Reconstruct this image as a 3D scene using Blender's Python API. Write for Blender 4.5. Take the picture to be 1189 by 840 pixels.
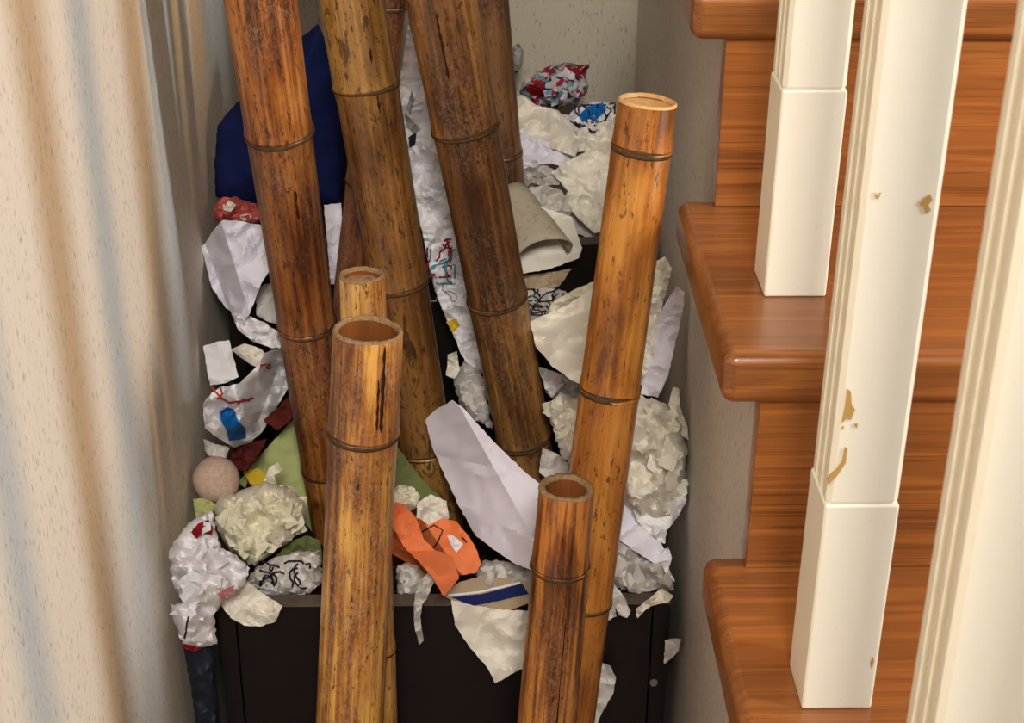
import bpy, bmesh, math, random
import numpy as np
from mathutils import Vector, Matrix
from mathutils.geometry import delaunay_2d_cdt
from mathutils.bvhtree import BVHTree
from mathutils import noise as mnoise

for o in list(bpy.data.objects):
    bpy.data.objects.remove(o)
SC = bpy.context.scene
COL = SC.collection

# ------------------------------------------------------------------ camera
IW, IH = 1189, 840
FPX, PITCH, YAW, ROLL = 1845.39, .4792, .0247, .0078
cp, sp, cy, sy = math.cos(PITCH), math.sin(PITCH), math.cos(YAW), math.sin(YAW)
FW = Vector((sy*cp, cy*cp, -sp)); RT = Vector((cy, -sy, 0)); UP = RT.cross(FW)
cr, sr = math.cos(ROLL), math.sin(ROLL)
RT, UP = RT*cr+UP*sr, UP*cr-RT*sr
cd = bpy.data.cameras.new('camera')
cam = bpy.data.objects.new('camera', cd); COL.objects.link(cam)
cd.sensor_fit = 'HORIZONTAL'; cd.sensor_width = 36; cd.lens = FPX/IW*36
cd.clip_start = .02
cam.matrix_world = Matrix(((RT.x, UP.x, -FW.x, 0), (RT.y, UP.y, -FW.y, 0), (RT.z, UP.z, -FW.z, 0), (0, 0, 0, 1)))
cd.dof.use_dof = True; cd.dof.focus_distance = 1.33; cd.dof.aperture_fstop = 20
SC.camera = cam

# ------------------------------------------------------------------ light
SC.view_settings.view_transform = 'Standard'; SC.view_settings.look = 'None'
SC.view_settings.exposure = 0.0; SC.view_settings.gamma = 1; SC.view_settings.use_curve_mapping = False
wd = bpy.data.worlds.new('world'); SC.world = wd; wd.use_nodes = True
bg = wd.node_tree.nodes['Background']; bg.inputs[0].default_value = (.80, .86, 1, 1); bg.inputs[1].default_value = .13
def area(name, loc, target, sx, sz, power, color):
    l = bpy.data.lights.new(name, 'AREA'); l.shape = 'RECTANGLE'; l.size = sx; l.size_y = sz
    l.energy = power; l.color = color
    o = bpy.data.objects.new(name, l); COL.objects.link(o); o.location = loc
    d = Vector(target)-Vector(loc); o.rotation_euler = d.to_track_quat('-Z', 'Y').to_euler()
    return o
area('window_light', (2.1, .10, .45), (-.28, 1.05, -.6), .16, 1.0, 40, (.70, .85, 1))
area('lamp_light', (1.9, .75, .50), (-.28, 1.05, -.6), .14, .9, 24, (1, .64, .32))
area('hall_light', (.10, -1.25, 1.25), (0, 1.2, -.75), .5, .5, 66, (1, .94, .85))

# ------------------------------------------------------------------ helpers
def ray(u, v): return FW+RT*((u-IW/2)/FPX)-UP*((v-IH/2)/FPX)
def at(u, v, Y):
    r = ray(u, v); return r*(Y/r.y)
def props(o, label=None, cat=None, group=None, kind=None):
    if label: o['label'] = label
    if cat: o['category'] = cat
    if group: o['group'] = group
    if kind: o['kind'] = kind
    return o
def empty(name, loc=(0, 0, 0)):
    o = bpy.data.objects.new(name, None); COL.objects.link(o); o.location = loc; o.empty_display_size = .03
    return o
def mesh_obj(name, verts, faces, m, parent=None, smooth=False):
    me = bpy.data.meshes.new(name); me.from_pydata([tuple(v) for v in verts], [], faces)
    me.materials.append(m)
    if smooth: me.polygons.foreach_set('use_smooth', [True]*len(me.polygons))
    me.update()
    o = bpy.data.objects.new(name, me); COL.objects.link(o)
    if parent: o.parent = parent
    return o
def box(name, x0, x1, y0, y1, z0, z1, m, parent=None, bev=0, seg=2, org=None):
    c = Vector(((x0+x1)/2, (y0+y1)/2, (z0+z1)/2)) if org is None else Vector(org)
    bm = bmesh.new(); bmesh.ops.create_cube(bm, size=1)
    for v in bm.verts:
        v.co = Vector(((x0, x1)[v.co.x > 0], (y0, y1)[v.co.y > 0], (z0, z1)[v.co.z > 0]))-c
    if bev: bmesh.ops.bevel(bm, geom=bm.edges[:], offset=bev, segments=seg, profile=.5, affect='EDGES')
    me = bpy.data.meshes.new(name); bm.to_mesh(me); bm.free(); me.materials.append(m)
    if bev: me.polygons.foreach_set('use_smooth', [len(p.vertices) == 4 and p.area < 1e9 for p in me.polygons])
    o = bpy.data.objects.new(name, me); COL.objects.link(o)
    if parent: o.parent = parent; o.location = c-parent.location
    else: o.location = c
    if bev:
        md = o.modifiers.new('normals', 'WEIGHTED_NORMAL'); md.keep_sharp = False
    return o

# ------------------------------------------------------------------ materials
def lin(r, g, b):
    f = lambda c: (c/255/12.92) if c <= 10 else ((c/255+.055)/1.055)**2.4
    return (f(r), f(g), f(b), 1)
class M:
    def __init__(s, name, rough=.6, spec=.5):
        s.m = bpy.data.materials.new(name); s.m.use_nodes = True
        s.t = s.m.node_tree; s.b = s.t.nodes['Principled BSDF']
        s.b.inputs['Roughness'].default_value = rough; s.b.inputs['Specular IOR Level'].default_value = spec
    def n(s, ty, **k):
        x = s.t.nodes.new(ty)
        for a, v in k.items(): setattr(x, a, v)
        return x
    def l(s, a, b): s.t.links.new(a, b)
    def coord(s, scale=(1, 1, 1), loc=(0, 0, 0), out='Object', rot=(0, 0, 0)):
        tc = s.n('ShaderNodeTexCoord'); mp = s.n('ShaderNodeMapping')
        mp.inputs['Scale'].default_value = scale; mp.inputs['Location'].default_value = loc; mp.inputs['Rotation'].default_value = rot
        s.l(tc.outputs[out], mp.inputs[0]); return mp.outputs[0]
    def noise(s, vec, scale=5, detail=4, rough=.6, dist=0):
        x = s.n('ShaderNodeTexNoise'); x.inputs['Scale'].default_value = scale; x.inputs['Detail'].default_value = detail
        x.inputs['Roughness'].default_value = rough; x.inputs['Distortion'].default_value = dist
        s.l(vec, x.inputs['Vector']); return x.outputs['Fac']
    def ramp(s, fac, stops, interp='LINEAR'):
        x = s.n('ShaderNodeValToRGB'); e = x.color_ramp.elements; x.color_ramp.interpolation = interp
        while len(e) < len(stops): e.new(.5)
        for i, (p, c) in enumerate(stops):
            e[i].position = p; e[i].color = c if len(c) == 4 else (*c, 1)
        s.l(fac, x.inputs[0]); return x.outputs[0]
    def mix(s, fac, a, b, mode='MIX'):
        x = s.n('ShaderNodeMix', data_type='RGBA', blend_type=mode)
        for sock, val in ((x.inputs[0], fac), (x.inputs[6], a), (x.inputs[7], b)):
            if isinstance(val, (int, float)): sock.default_value = val
            elif isinstance(val, tuple): sock.default_value = val
            else: s.l(val, sock)
        return x.outputs[2]
    def color(s, c):
        if isinstance(c, tuple): s.b.inputs['Base Color'].default_value = c
        else: s.l(c, s.b.inputs['Base Color'])
    def bump(s, h, strength=.2, dist=.001):
        x = s.n('ShaderNodeBump'); x.inputs['Strength'].default_value = strength; x.inputs['Distance'].default_value = dist
        s.l(h, x.inputs['Height']); s.l(x.outputs[0], s.b.inputs['Normal'])
K = (0, 0, 0, 1); WT = (1, 1, 1, 1)

def wall_mat(name, col):
    a = M(name, .75, .2)
    fine = a.noise(a.coord((1, 1, .33)), 300, 3, .6)
    speck = a.ramp(fine, [(.0, K), (.33, K), (.42, WT)])
    big = a.noise(a.coord((1, 1, .3)), 3, 3)
    base = a.mix(big, tuple(c*.93 for c in col[:3])+(1,), col)
    a.color(a.mix(speck, tuple(c*.58 for c in col[:3])+(1,), base))
    a.bump(fine, .5, .0016)
    return a.m
m_wall = wall_mat('wall_paint', lin(222, 212, 196))
m_wall3 = wall_mat('back_wall_shade_tone', lin(186, 178, 162))  # darker than the other walls: shade over the back wall put into its colour
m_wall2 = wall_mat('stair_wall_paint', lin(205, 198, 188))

def oak(name, dark, light, grain_axis='x', dust=0, seed=0):
    a = M(name, .32, .5)
    sc = {'x': (1.1, 26, 26), 'z': (26, 26, 1.1)}[grain_axis]
    v = a.coord(sc, (seed*3.1, seed*1.7, seed*.9))
    broad = a.noise(v, 1.6, 2, .5, .35)
    wv = a.n('ShaderNodeMath', operation='MULTIPLY'); a.l(broad, wv.inputs[0]); wv.inputs[1].default_value = 34
    sn = a.n('ShaderNodeMath', operation='SINE'); a.l(wv.outputs[0], sn.inputs[0])
    v2 = a.coord(tuple(c*(1.2 if c < 5 else 4.5) for c in sc), (seed, 0, 0))
    pores = a.noise(v2, 6, 2, .7)
    rings = a.ramp(sn.outputs[0], [(.0, tuple(p*.6+q*.4 for p, q in zip(dark, light))), (.35, tuple(p*.3+q*.7 for p, q in zip(dark, light))), (1, light)])
    pr = a.ramp(pores, [(.32, (.50, .44, .40, 1)), (.52, WT)])
    c = a.mix(1.0, rings, pr, 'MULTIPLY')
    pat = a.noise(a.coord((2, 5, 5), (seed, 2, 1)), 2, 2)
    c = a.mix(a.ramp(pat, [(.3, K), (.75, (.5, .5, .5, 1))]), c, tuple(x*1.35 for x in light[:3])+(1,))
    a.color(c)
    a.bump(pores, .12, .0008)
    a.b.inputs['Coat Weight'].default_value = .5; a.b.inputs['Coat Roughness'].default_value = .22
    return a.m
m_oak = oak('oak_tread', lin(100, 56, 22), lin(148, 88, 38))
m_oakr = oak('oak_riser', lin(112, 60, 22), lin(156, 92, 38), seed=4)

a = M('white_lacquer', .38, .5)
sp1 = a.noise(a.coord((1, 1, .7)), 420, 2)
base = a.mix(a.ramp(sp1, [(.20, WT), (.27, K)]), lin(244, 236, 214), lin(200, 186, 150))
a.color(base); m_white = a.m
a = M('chipped_paint', .7, .2); a.color(lin(190, 150, 84)); m_chip = a.m

a = M('dark_laminate', .45, .4)
n1 = a.noise(a.coord((3, 3, 40)), 6, 3)
a.color(a.mix(n1, lin(12, 8, 9), lin(24, 17, 17))); a.bump(n1, .1, .0005); m_dark = a.m
a = M('dusty_edge', .9, .2); n1 = a.noise(a.coord(), 90, 4)
a.color(a.mix(n1, lin(62, 50, 42), lin(110, 98, 86))); m_edge = a.m
a = M('screw_cover', .5); a.color(lin(120, 112, 100)); m_screw = a.m
a = M('floor_boards', .5); n1 = a.noise(a.coord((2, 14, 14)), 4, 3)
a.color(a.mix(n1, lin(96, 60, 36), lin(136, 90, 54))); m_floor = a.m

def paper(name, col, var=.08, rough=.85, mott=None, spec=.2):
    a = M(name, rough, spec)
    v = a.coord()
    n1 = a.noise(v, 35, 4); n2 = a.noise(v, 420, 2)
    c = a.mix(n1, tuple(x*(1-var) for x in col[:3])+(1,), col)
    if mott:
        n3 = a.noise(a.coord((1, 1, 1), (3, 1, 7)), mott[1], 5, .65)
        c = a.mix(a.ramp(n3, [(mott[2], K), (mott[2]+.08, WT)]), c, mott[0])
    a.color(c); a.bump(n2, .10, .0004)
    return a.m
pw = paper('white_paper', lin(236, 233, 236))
pc = paper('off_white_paper', lin(232, 226, 212))
pcream = paper('cream_tissue', lin(230, 224, 200), mott=(lin(202, 192, 160), 40, .60))
pg = paper('grey_white_paper', lin(206, 200, 194))
pl = paper('lavender_white_paper', lin(226, 222, 234))
pdg = paper('dusty_grey_paper', lin(150, 146, 140), mott=(lin(70, 68, 70), 60, .56))
pnews = paper('printed_paper', lin(215, 210, 204), mott=(lin(120, 118, 118), 120, .60))
pgreen = paper('pale_green_paper', lin(174, 180, 120), mott=(lin(148, 160, 100), 25, .55))
polive = paper('olive_paper', lin(104, 112, 66))
pyel = paper('yellow_paper', lin(206, 172, 44))
porange = paper('orange_paper', lin(236, 128, 76), rough=.6)
pmaroon = paper('maroon_paper', lin(92, 32, 26), mott=(lin(50, 18, 16), 30, .5))
ppink = paper('pink_tissue', lin(196, 92, 88), mott=(lin(226, 206, 196), 45, .60))
ptan = paper('tan_paper', lin(178, 158, 130))
pnavy = paper('navy_print', lin(28, 38, 92))
pcard = paper('grey_cardboard', lin(176, 164, 146), mott=(lin(158, 144, 122), 160, .55))
pink_red = paper('red_ink', lin(186, 60, 58)); pink_ink = paper('pink_ink', lin(222, 150, 150))
pblue = paper('blue_paint', lin(20, 104, 176), mott=(lin(14, 74, 140), 60, .55), rough=.5)
pblack = paper('black_ink', lin(34, 34, 38)); pdred = paper('dark_red_paint', lin(142, 20, 30)); pteal = paper('teal_ink', lin(86, 142, 158))
pplastic = paper('clear_plastic', lin(206, 204, 206), rough=.18, spec=.8)
a = M('navy_fabric', .9, .1); n1 = a.noise(a.coord(), 300, 2); n2 = a.noise(a.coord(), 14, 3)
a.color(a.mix(n2, lin(17, 25, 62), lin(30, 40, 94))); a.bump(n1, .3, .0008); m_navy = a.m
a = M('black_bag', .5, .4); n2 = a.noise(a.coord(), 20, 3); a.color(a.mix(n2, lin(18, 22, 34), lin(32, 38, 54))); m_bag = a.m
a = M('felt_ball', .95, .1); n1 = a.noise(a.coord(), 220, 4, .7); n2 = a.noise(a.coord(), 25, 3)
c = a.mix(n1, lin(150, 124, 106), lin(222, 194, 174)); a.color(c); a.bump(n1, .6, .002); m_ball = a.m
# printed fabric: patches of red, white and teal
a = M('printed_fabric', .85, .1)
vo = a.n('ShaderNodeTexVoronoi'); vo.inputs['Scale'].default_value = 135; a.l(a.coord(), vo.inputs['Vector'])
sep = a.n('ShaderNodeSeparateColor'); a.l(vo.outputs['Color'], sep.inputs[0])
a.color(a.ramp(sep.outputs[0], [(0, lin(196, 194, 198)), (.40, lin(160, 34, 56)), (.58, lin(104, 144, 158)), (.74, lin(176, 178, 188)), (.86, lin(44, 46, 66))], 'CONSTANT')); m_print = a.m

def bamboo(name, lo, mid, hi, seed, dust=0., streak=1., fleck=0.):
    a = M(name, .30, .5)
    off = (seed*1.3, seed*.7, seed*2.1)
    fib = a.noise(a.coord((170, 170, 5), off), 1, 4, .65)
    patch = a.noise(a.coord((22, 22, 7), off), 1, 4, .6, .4)
    ad = a.n('ShaderNodeMath', operation='MULTIPLY_ADD'); a.l(fib, ad.inputs[0]); ad.inputs[1].default_value = .70*streak
    sb = a.n('ShaderNodeMath', operation='MULTIPLY_ADD'); a.l(patch, sb.inputs[0]); sb.inputs[1].default_value = .75; sb.inputs[2].default_value = .5-.375-.35*streak
    a.l(sb.outputs[0], ad.inputs[2])
    c = a.ramp(ad.outputs[0], [(.36, lo), (.50, mid), (.63, hi)])
    spk = a.noise(a.coord((330, 330, 90), off), 1, 3, .7)
    c = a.mix(a.ramp(spk, [(.31+fleck, (.85, .85, .85, 1)), (.40+fleck, K)]), c, tuple(x*.22 for x in lo[:3])+(1,))
    blot = a.noise(a.coord((75, 75, 28), (seed*5., 3, 1)), 1, 3, .7, 1.2)
    c = a.mix(a.ramp(blot, [(.66-fleck*2, K), (.72-fleck*2, (.8, .8, .8, 1))]), c, tuple(x*.35 for x in lo[:3])+(1,))
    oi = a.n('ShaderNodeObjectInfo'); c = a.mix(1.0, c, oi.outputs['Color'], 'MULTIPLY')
    if dust:
        fz = a.noise(a.coord((400, 400, 230), off), 1, 3, .7); dn = a.noise(a.coord((14, 14, 9), (seed, 9, 2)), 1, 3)
        mu = a.n('ShaderNodeMath', operation='MULTIPLY'); a.l(a.ramp(fz, [(.46, K), (.62, WT)]), mu.inputs[0]); a.l(a.ramp(dn, [(.36, K), (.62, (dust,)*3+(1,))]), mu.inputs[1])
        c = a.mix(mu.outputs[0], c, lin(176, 156, 134))
        a.l(a.ramp(mu.outputs[0], [(0, (.36,)*3+(1,)), (.5, (.9,)*3+(1,))]), a.b.inputs['Roughness'])
    a.color(c); a.bump(fib, .35, .0012)
    a.b.inputs['Coat Weight'].default_value = .25; a.b.inputs['Coat Roughness'].default_value = .25
    return a.m
BLO, BMID, BHI = lin(104, 56, 24), lin(168, 104, 48), lin(206, 150, 84)
m_node = M('node_ring', .8, .2); n1 = m_node.noise(m_node.coord((1, 1, 1)), 130, 3)
m_node.color(m_node.mix(n1, lin(32, 20, 13), lin(98, 72, 46))); m_node.bump(n1, .5, .002); m_node = m_node.m
a = M('cut_rim', .9, .1); n1 = a.noise(a.coord(), 260, 3); a.color(a.mix(n1, lin(92, 66, 44), lin(178, 148, 112))); a.bump(n1, .6, .002); m_rim = a.m
a = M('pale_cut_rim', .7, .2); n1 = a.noise(a.coord(), 200, 3); a.color(a.mix(n1, lin(176, 124, 72), lin(222, 180, 122))); m_rimp = a.m
a = M('inner_culm', .8, .2); n1 = a.noise(a.coord((90, 90, 10)), 1, 3); a.color(a.mix(n1, lin(92, 48, 20), lin(150, 90, 42))); m_inner = a.m
a = M('crack', .9, .1); a.color(lin(52, 28, 14)); m_crack = a.m

# ------------------------------------------------------------------ the setting
XL, XR, YB, ZF = -.28, .193, 1.87, -1.348
RISE, RUN, TH, NOS = .175, .2486, .038, .0107
XT, Y0, Z0 = .1615, .6691, -.6483
XEND = 1.10
yf = lambda k: Y0+k*RUN
zt = lambda k: Z0+k*RISE
props(box('floor', -.36, 3.2, -2.2, 2.0, ZF-.05, ZF, m_floor), kind='structure')
props(box('wall_left', XL-.08, XL, -1.2, YB+.08, ZF, 1.6, m_wall), kind='structure')
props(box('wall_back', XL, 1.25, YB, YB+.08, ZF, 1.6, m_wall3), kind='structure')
# side wall under the stairs, stepped along the treads
prof = [(yf(-3)+NOS+.018, ZF)]
for k in range(-3, 5):
    prof += [(yf(k)+NOS+.018, zt(k)-TH), (yf(k+1)+NOS+.018 if k < 4 else YB, zt(k)-TH)]
prof.append((YB, ZF))
vs = [(x, y, z) for x in (XR, XR+.05) for y, z in prof]; n = len(prof)
fs = [tuple(range(n)), tuple(range(2*n-1, n-1, -1))]+[(i, i+n, (i+1) % n+n, (i+1) % n) for i in range(n)]
props(mesh_obj('wall_stair', vs, fs, m_wall2), kind='structure')
# staircase
st = props(empty('staircase', (XT, yf(-3), ZF)), 'varnished oak staircase with open tread ends climbing beside the narrow nook', 'staircase')
for k in range(-3, 5):
    yb = yf(k)+RUN+NOS+.018 if k < 4 else YB
    box('tread', XT, XEND, yf(k), yb, zt(k)-TH, zt(k), m_oak, st, .009, 3, org=(XT+.1*k, yf(k), zt(k)))
    zb = zt(k-1) if k > -3 else ZF
    box('riser', XR-.0035, XEND, yf(k)+NOS, yf(k)+NOS+.018, zb, zt(k)-TH, m_oakr, st, .0008, 1, org=(XR-.13*k, yf(k), zb))
# balusters
BW = .0439; BX = .2013
def shaft_profile():
    w = BW/2-.0008; g = .0048; d = .0038
    pts = [(-w+.003, -w), (-w, -w+.003)]
    for yc in (-w*.36, w*.30):
        pts += [(-w, yc-g), (-w+d, yc-g), (-w+d, yc+g), (-w, yc+g)]
    pts += [(-w, w-.003), (-w+.003, w)]
    return pts+[(-x, y) for x, y in reversed(pts)]
sh_prof = shaft_profile()
def baluster(k, ycen, label, length=.95):
    r = props(empty('baluster', (BX+BW/2, ycen, zt(k))), label, 'baluster', 'white stair balusters')
    b = box('base_block', -BW/2, BW/2, -BW/2, BW/2, 0, .1505, m_white, None, .0018, 2); b.parent = r
    n = len(sh_prof)
    vs = [(x*.96, y*.96, .1505) for x, y in sh_prof]+[(x, y, .1525) for x, y in sh_prof]+[(x, y, length) for x, y in sh_prof]
    fs = [tuple(range(n)), tuple(range(3*n-1, 2*n-1, -1))]
    for j in (0, 1): fs += [(j*n+i, j*n+n+i, j*n+n+(i+1) % n, j*n+(i+1) % n) for i in range(n)]
    o = mesh_obj('shaft', vs, fs, m_white, r)
    bmx = bmesh.new(); bmx.from_mesh(o.data); bmesh.ops.recalc_face_normals(bmx, faces=bmx.faces); bmx.to_mesh(o.data); bmx.free()
    return r
STEP = .232
bal = {}
for k, lab in ((1, ''),
               (0, 'white grooved baluster with several yellow paint chips along its shaft'),
               (-1, 'white grooved baluster with a clean shaft standing one step below the chipped baluster'),
               (-2, 'white grooved baluster on the second step above the floor'),
               (-3, 'white grooved baluster on the lowest step above the floor'),
               (2, 'white grooved baluster on the sixth step above the floor'),
               (3, 'white grooved baluster on the seventh step above the floor')):
    yc = .775+STEP*k+BW/2
    bal[k] = baluster(k, yc, lab)
bal[1]['label'] = 'unchipped white grooved baluster standing one step above the chipped baluster'
# paint chips on the middle baluster (front face), thin raised flecks
def chip(root, pts):
    vs = [(x, -BW/2-.0001, z) for x, z in pts]+[(x, -BW/2+.002, z) for x, z in pts]; n = len(pts)
    mesh_obj('paint_chip', vs, [tuple(range(n))]+[(i, i+n, (i+1) % n+n, (i+1) % n) for i in range(n)], m_chip, root)
def px_to_front(u, v, root):
    yfr = root.location.y-BW/2
    p = at(u, v, yfr); return (p.x-root.location.x, p.z-root.location.z)
for poly in ([(1016, 224), (1019, 227), (1023, 224), (1020, 231), (1017, 231)],
             [(1072, 232), (1080, 226), (1083, 232), (1078, 238), (1081, 244), (1075, 249), (1073, 241), (1068, 238)],
             [(984, 452), (988, 455), (989, 470), (993, 476), (988, 488), (983, 486), (977, 492), (981, 474)],
             [(992, 493), (996, 492), (995, 498)], [(977, 497), (980, 495), (979, 500)],
             [(981, 520), (984, 521), (982, 538), (972, 553), (962, 563), (961, 557), (970, 547), (978, 536)],
             [(1010, 798-27), (1013, 762), (1015, 768), (1012, 778)]):
    chip(bal[0], [px_to_front(u, v, bal[0]) for u, v in poly])

# ------------------------------------------------------------------ boxes
def crate(name, label, x0, x1, y0, y1, z1, screw=None):
    r = props(empty(name, ((x0+x1)/2, (y0+y1)/2, ZF)), label, 'box', 'dark boxes of paper')
    t = .016
    zz = ZF+.001
    box('side_panel', x0, x0+t, y0, y1, zz, z1-.002, m_dark, r, .0008, 1)
    box('side_panel', x1-t, x1, y0, y1, zz, z1-.002, m_dark, r, .0008, 1)
    f = box('front_panel', x0+t+.0008, x1-t-.0008, y0+.0015, y0+t, zz, z1-.002, m_dark, r, .0008, 1)
    box('back_panel', x0+t+.0008, x1-t-.0008, y1-t, y1, zz, z1-.002, m_dark, r, .0008, 1)
    box('bottom_panel', x0+t, x1-t, y0+t, y1-t, zz, zz+.012, m_dark, r)
    e = box('dusty_rim', x0, x1, y0, y0+t, z1-.002, z1, m_edge, r)
    if screw:
        p = at(screw[0], screw[1], y0)
        bm = bmesh.new(); bmesh.ops.create_cone(bm, segments=18, radius1=.0042, radius2=.0034, depth=.002, cap_ends=True)
        me = bpy.data.meshes.new('screw_cap'); bm.to_mesh(me); bm.free(); me.materials.append(m_screw)
        o = bpy.data.objects.new('screw_cap', me); COL.objects.link(o); o.parent = r
        o.rotation_euler = (math.pi/2, 0, 0); o.location = Vector((p.x, y0-.0005, p.z))-r.location
    return r
YF = 1.2
front_box = crate('storage_box', 'dark brown open box with a screw cap on its front, overflowing with crumpled paper', at(253, 720, YF).x, at(778, 720, YF).x, YF, 1.50, -.876, (759, 793))
rear_box = crate('storage_box', 'taller dark box against the back wall, behind the open front box', -.262, .182, 1.512, 1.86, -.648)

# ------------------------------------------------------------------ bamboo poles
rng = random.Random(5)
def pole(label, p0, p1, mat, nodes, ztop=None, zbot=None, tints=None, wall=.11, cap=None, rim=None, ring=m_node, top_cut=False, seed=0, gap0=.2):
    """p0/p1: (u, v, Y, width in pixels) of two points on the axis, upper one first"""
    R = random.Random(seed)
    A = at(*p0[:3]); B = at(*p1[:3])
    rA = p0[3]/FPX*A.dot(FW)/2; rB = p1[3]/FPX*B.dot(FW)/2
    ax = (A-B).normalized(); L = (A-B).length
    if zbot is None: zbot = ZF
    base = B+ax*((zbot-B.z)/ax.z)
    tA = (A-base).length
    ttop = tA if ztop is None else (ztop-base.z)/ax.z
    tB = (B-base).dot(ax)
    rad = lambda t: rB+(rA-rB)*max(-.9, min(1.25, (t-tB)/(tA-tB)))
    root = props(empty('bamboo_pole', base), label, 'bamboo pole', 'bamboo poles in the nook')
    # frame whose x axis faces the right of the place
    xa = (Vector((1, 0, 0))-ax*ax.x).normalized(); ya = ax.cross(xa)
    root.matrix_world = Matrix(((xa.x, ya.x, ax.x, base.x), (xa.y, ya.y, ax.y, base.y), (xa.z, ya.z, ax.z, base.z), (0, 0, 0, 1)))
    # node heights: pixel rows on the axis
    ts = []
    for v in nodes:
        lo, hi = -1., 3.
        for _ in range(50):
            mid = (lo+hi)/2; P = base+ax*mid; pv = IH/2-FPX*P.dot(UP)/P.dot(FW)
            if pv > v: lo = mid
            else: hi = mid
        ts.append((lo+hi)/2)
    ts = sorted(t for t in ts if .03 < t < ttop-.004)
    gap = (ts[1]-ts[0]) if len(ts) > 1 else gap0
    while ts and ts[0] > .12:
        ts.insert(0, ts[0]-gap*R.uniform(.85, 1.0))
        if ts[0] < .03: ts.pop(0); break
    gap = (ts[-1]-ts[-2]) if len(ts) > 1 else .2
    while not top_cut and ts and ts[-1]+gap < ttop: ts.append(ts[-1]+gap)
    cuts = [0]+ts+[ttop]; S = 40
    nseg = len(cuts)-1
    for i in range(nseg):
        a, b = cuts[i], cuts[i+1]; last = i == nseg-1
        zs = [a, a+.002, a+.005, a+.012, a+.03]+[a+.03+(b-a-.06)*j/6 for j in range(1, 6)]+[b-.03, b-.012, b-.005, b-.002, b]
        if b-a < .09: zs = [a, a+.002, a+.005, a+(b-a)*.3, a+(b-a)*.6, a+(b-a)*.85, b-.002, b]
        vs = []; fs = []; ph = R.uniform(0, 6.28)
        dx, dy = R.uniform(-.0006, .0006), R.uniform(-.0006, .0006)
        for z in zs:
            fl = 0
            if i > 0 and z-a < .03: fl += .050*math.exp(-(z-a)/.006)
            if not last and b-z < .03: fl += .045*math.exp(-(b-z)/.007)
            for s in range(S):
                th = 2*math.pi*s/S
                rr = rad(z)*(1+fl)*(1+.010*math.sin(2*th+ph)+.006*math.sin(3*th+2*ph+z*9))
                vs.append((rr*math.cos(th)+dx, rr*math.sin(th)+dy, z))
        nz = len(zs)
        for j in range(nz-1):
            fs += [(j*S+s, j*S+(s+1) % S, (j+1)*S+(s+1) % S, (j+1)*S+s) for s in range(S)]
        fs.append(tuple(reversed(range(S))))
        if not (last and top_cut): fs.append(tuple(range((nz-1)*S, nz*S)))
        o = mesh_obj('internode', vs, fs, mat, root, True)
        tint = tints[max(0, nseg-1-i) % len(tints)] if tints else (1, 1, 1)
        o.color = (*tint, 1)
        if last and top_cut:
            # cut mouth: ragged rim, inner wall and a partition below
            r0 = rad(b); r1 = r0*(1-2*wall); vs = []; fs = []
            ra = [R.uniform(-1, 1)*(.0003 if rim else .0007) for _ in range(S)]
            rings = [(r0*1.004, -.0008), (r0*.985, .0012), ((r0+r1)/2, .0016), (r1*1.03, .0008), (r1, -.002)]
            for rr, dz in rings:
                for s in range(S):
                    th = 2*math.pi*s/S; w = 1+.02*math.sin(3*th+ph)+.5*ra[s]/r0
                    vs.append((rr*w*math.cos(th), rr*w*math.sin(th), b+dz+(ra[s] if dz > 0 else 0)))
            for j in range(4): fs += [(j*S+s, j*S+(s+1) % S, (j+1)*S+(s+1) % S, (j+1)*S+s) for s in range(S)]
            mesh_obj('cut_rim', vs, fs, rim or m_rim, root, True)
            depth = min(cap if cap else .06, b-a-.002)
            vs = [(r1*math.cos(2*math.pi*s/S), r1*math.sin(2*math.pi*s/S), z) for z in (b-.0015, b-depth) for s in range(S)]
            mesh_obj('inner_wall', vs, [(s, s+S, (s+1) % S+S, (s+1) % S) for s in range(S)], m_inner, root, True)
            vs = [(r1*f*math.cos(2*math.pi*s/S), r1*f*math.sin(2*math.pi*s/S), b-depth-(.003*(1-f))) for f in (1, .6, .25) for s in range(S)]
            fs = [(j*S+s, j*S+(s+1) % S, (j+1)*S+(s+1) % S, (j+1)*S+s) for j in (0, 1) for s in range(S)]+[tuple(range(2*S, 3*S))]
            mesh_obj('partition', vs, fs, (rim or m_inner), root, True)
    for t in ts:
        vs = []; fs = []; prof = [(.985, -.0042), (1.045, -.0034), (1.066, -.0022), (1.058, -.0010), (1.000, .0001), (1.046, .0010), (1.036, .0019), (.985, .0030)]
        tx, ty = R.uniform(-.05, .05), R.uniform(-.05, .05); ph = R.uniform(0, 6.28)
        for pr, dz in prof:
            for s in range(S):
                th = 2*math.pi*s/S; rr = rad(t)*(pr+.010*math.sin(2*th+ph)*(pr > 1)+R.uniform(-.006, .006))
                x, y = rr*math.cos(th), rr*math.sin(th)
                vs.append((x, y, t+dz+tx*x+ty*y+R.uniform(-.0003, .0003)))
        for j in range(len(prof)-1): fs += [(j*S+s, j*S+(s+1) % S, (j+1)*S+(s+1) % S, (j+1)*S+s) for s in range(S)]
        mesh_obj('node_ring', vs, fs, ring, root, True)
    return root, rad, ttop, ts
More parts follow.
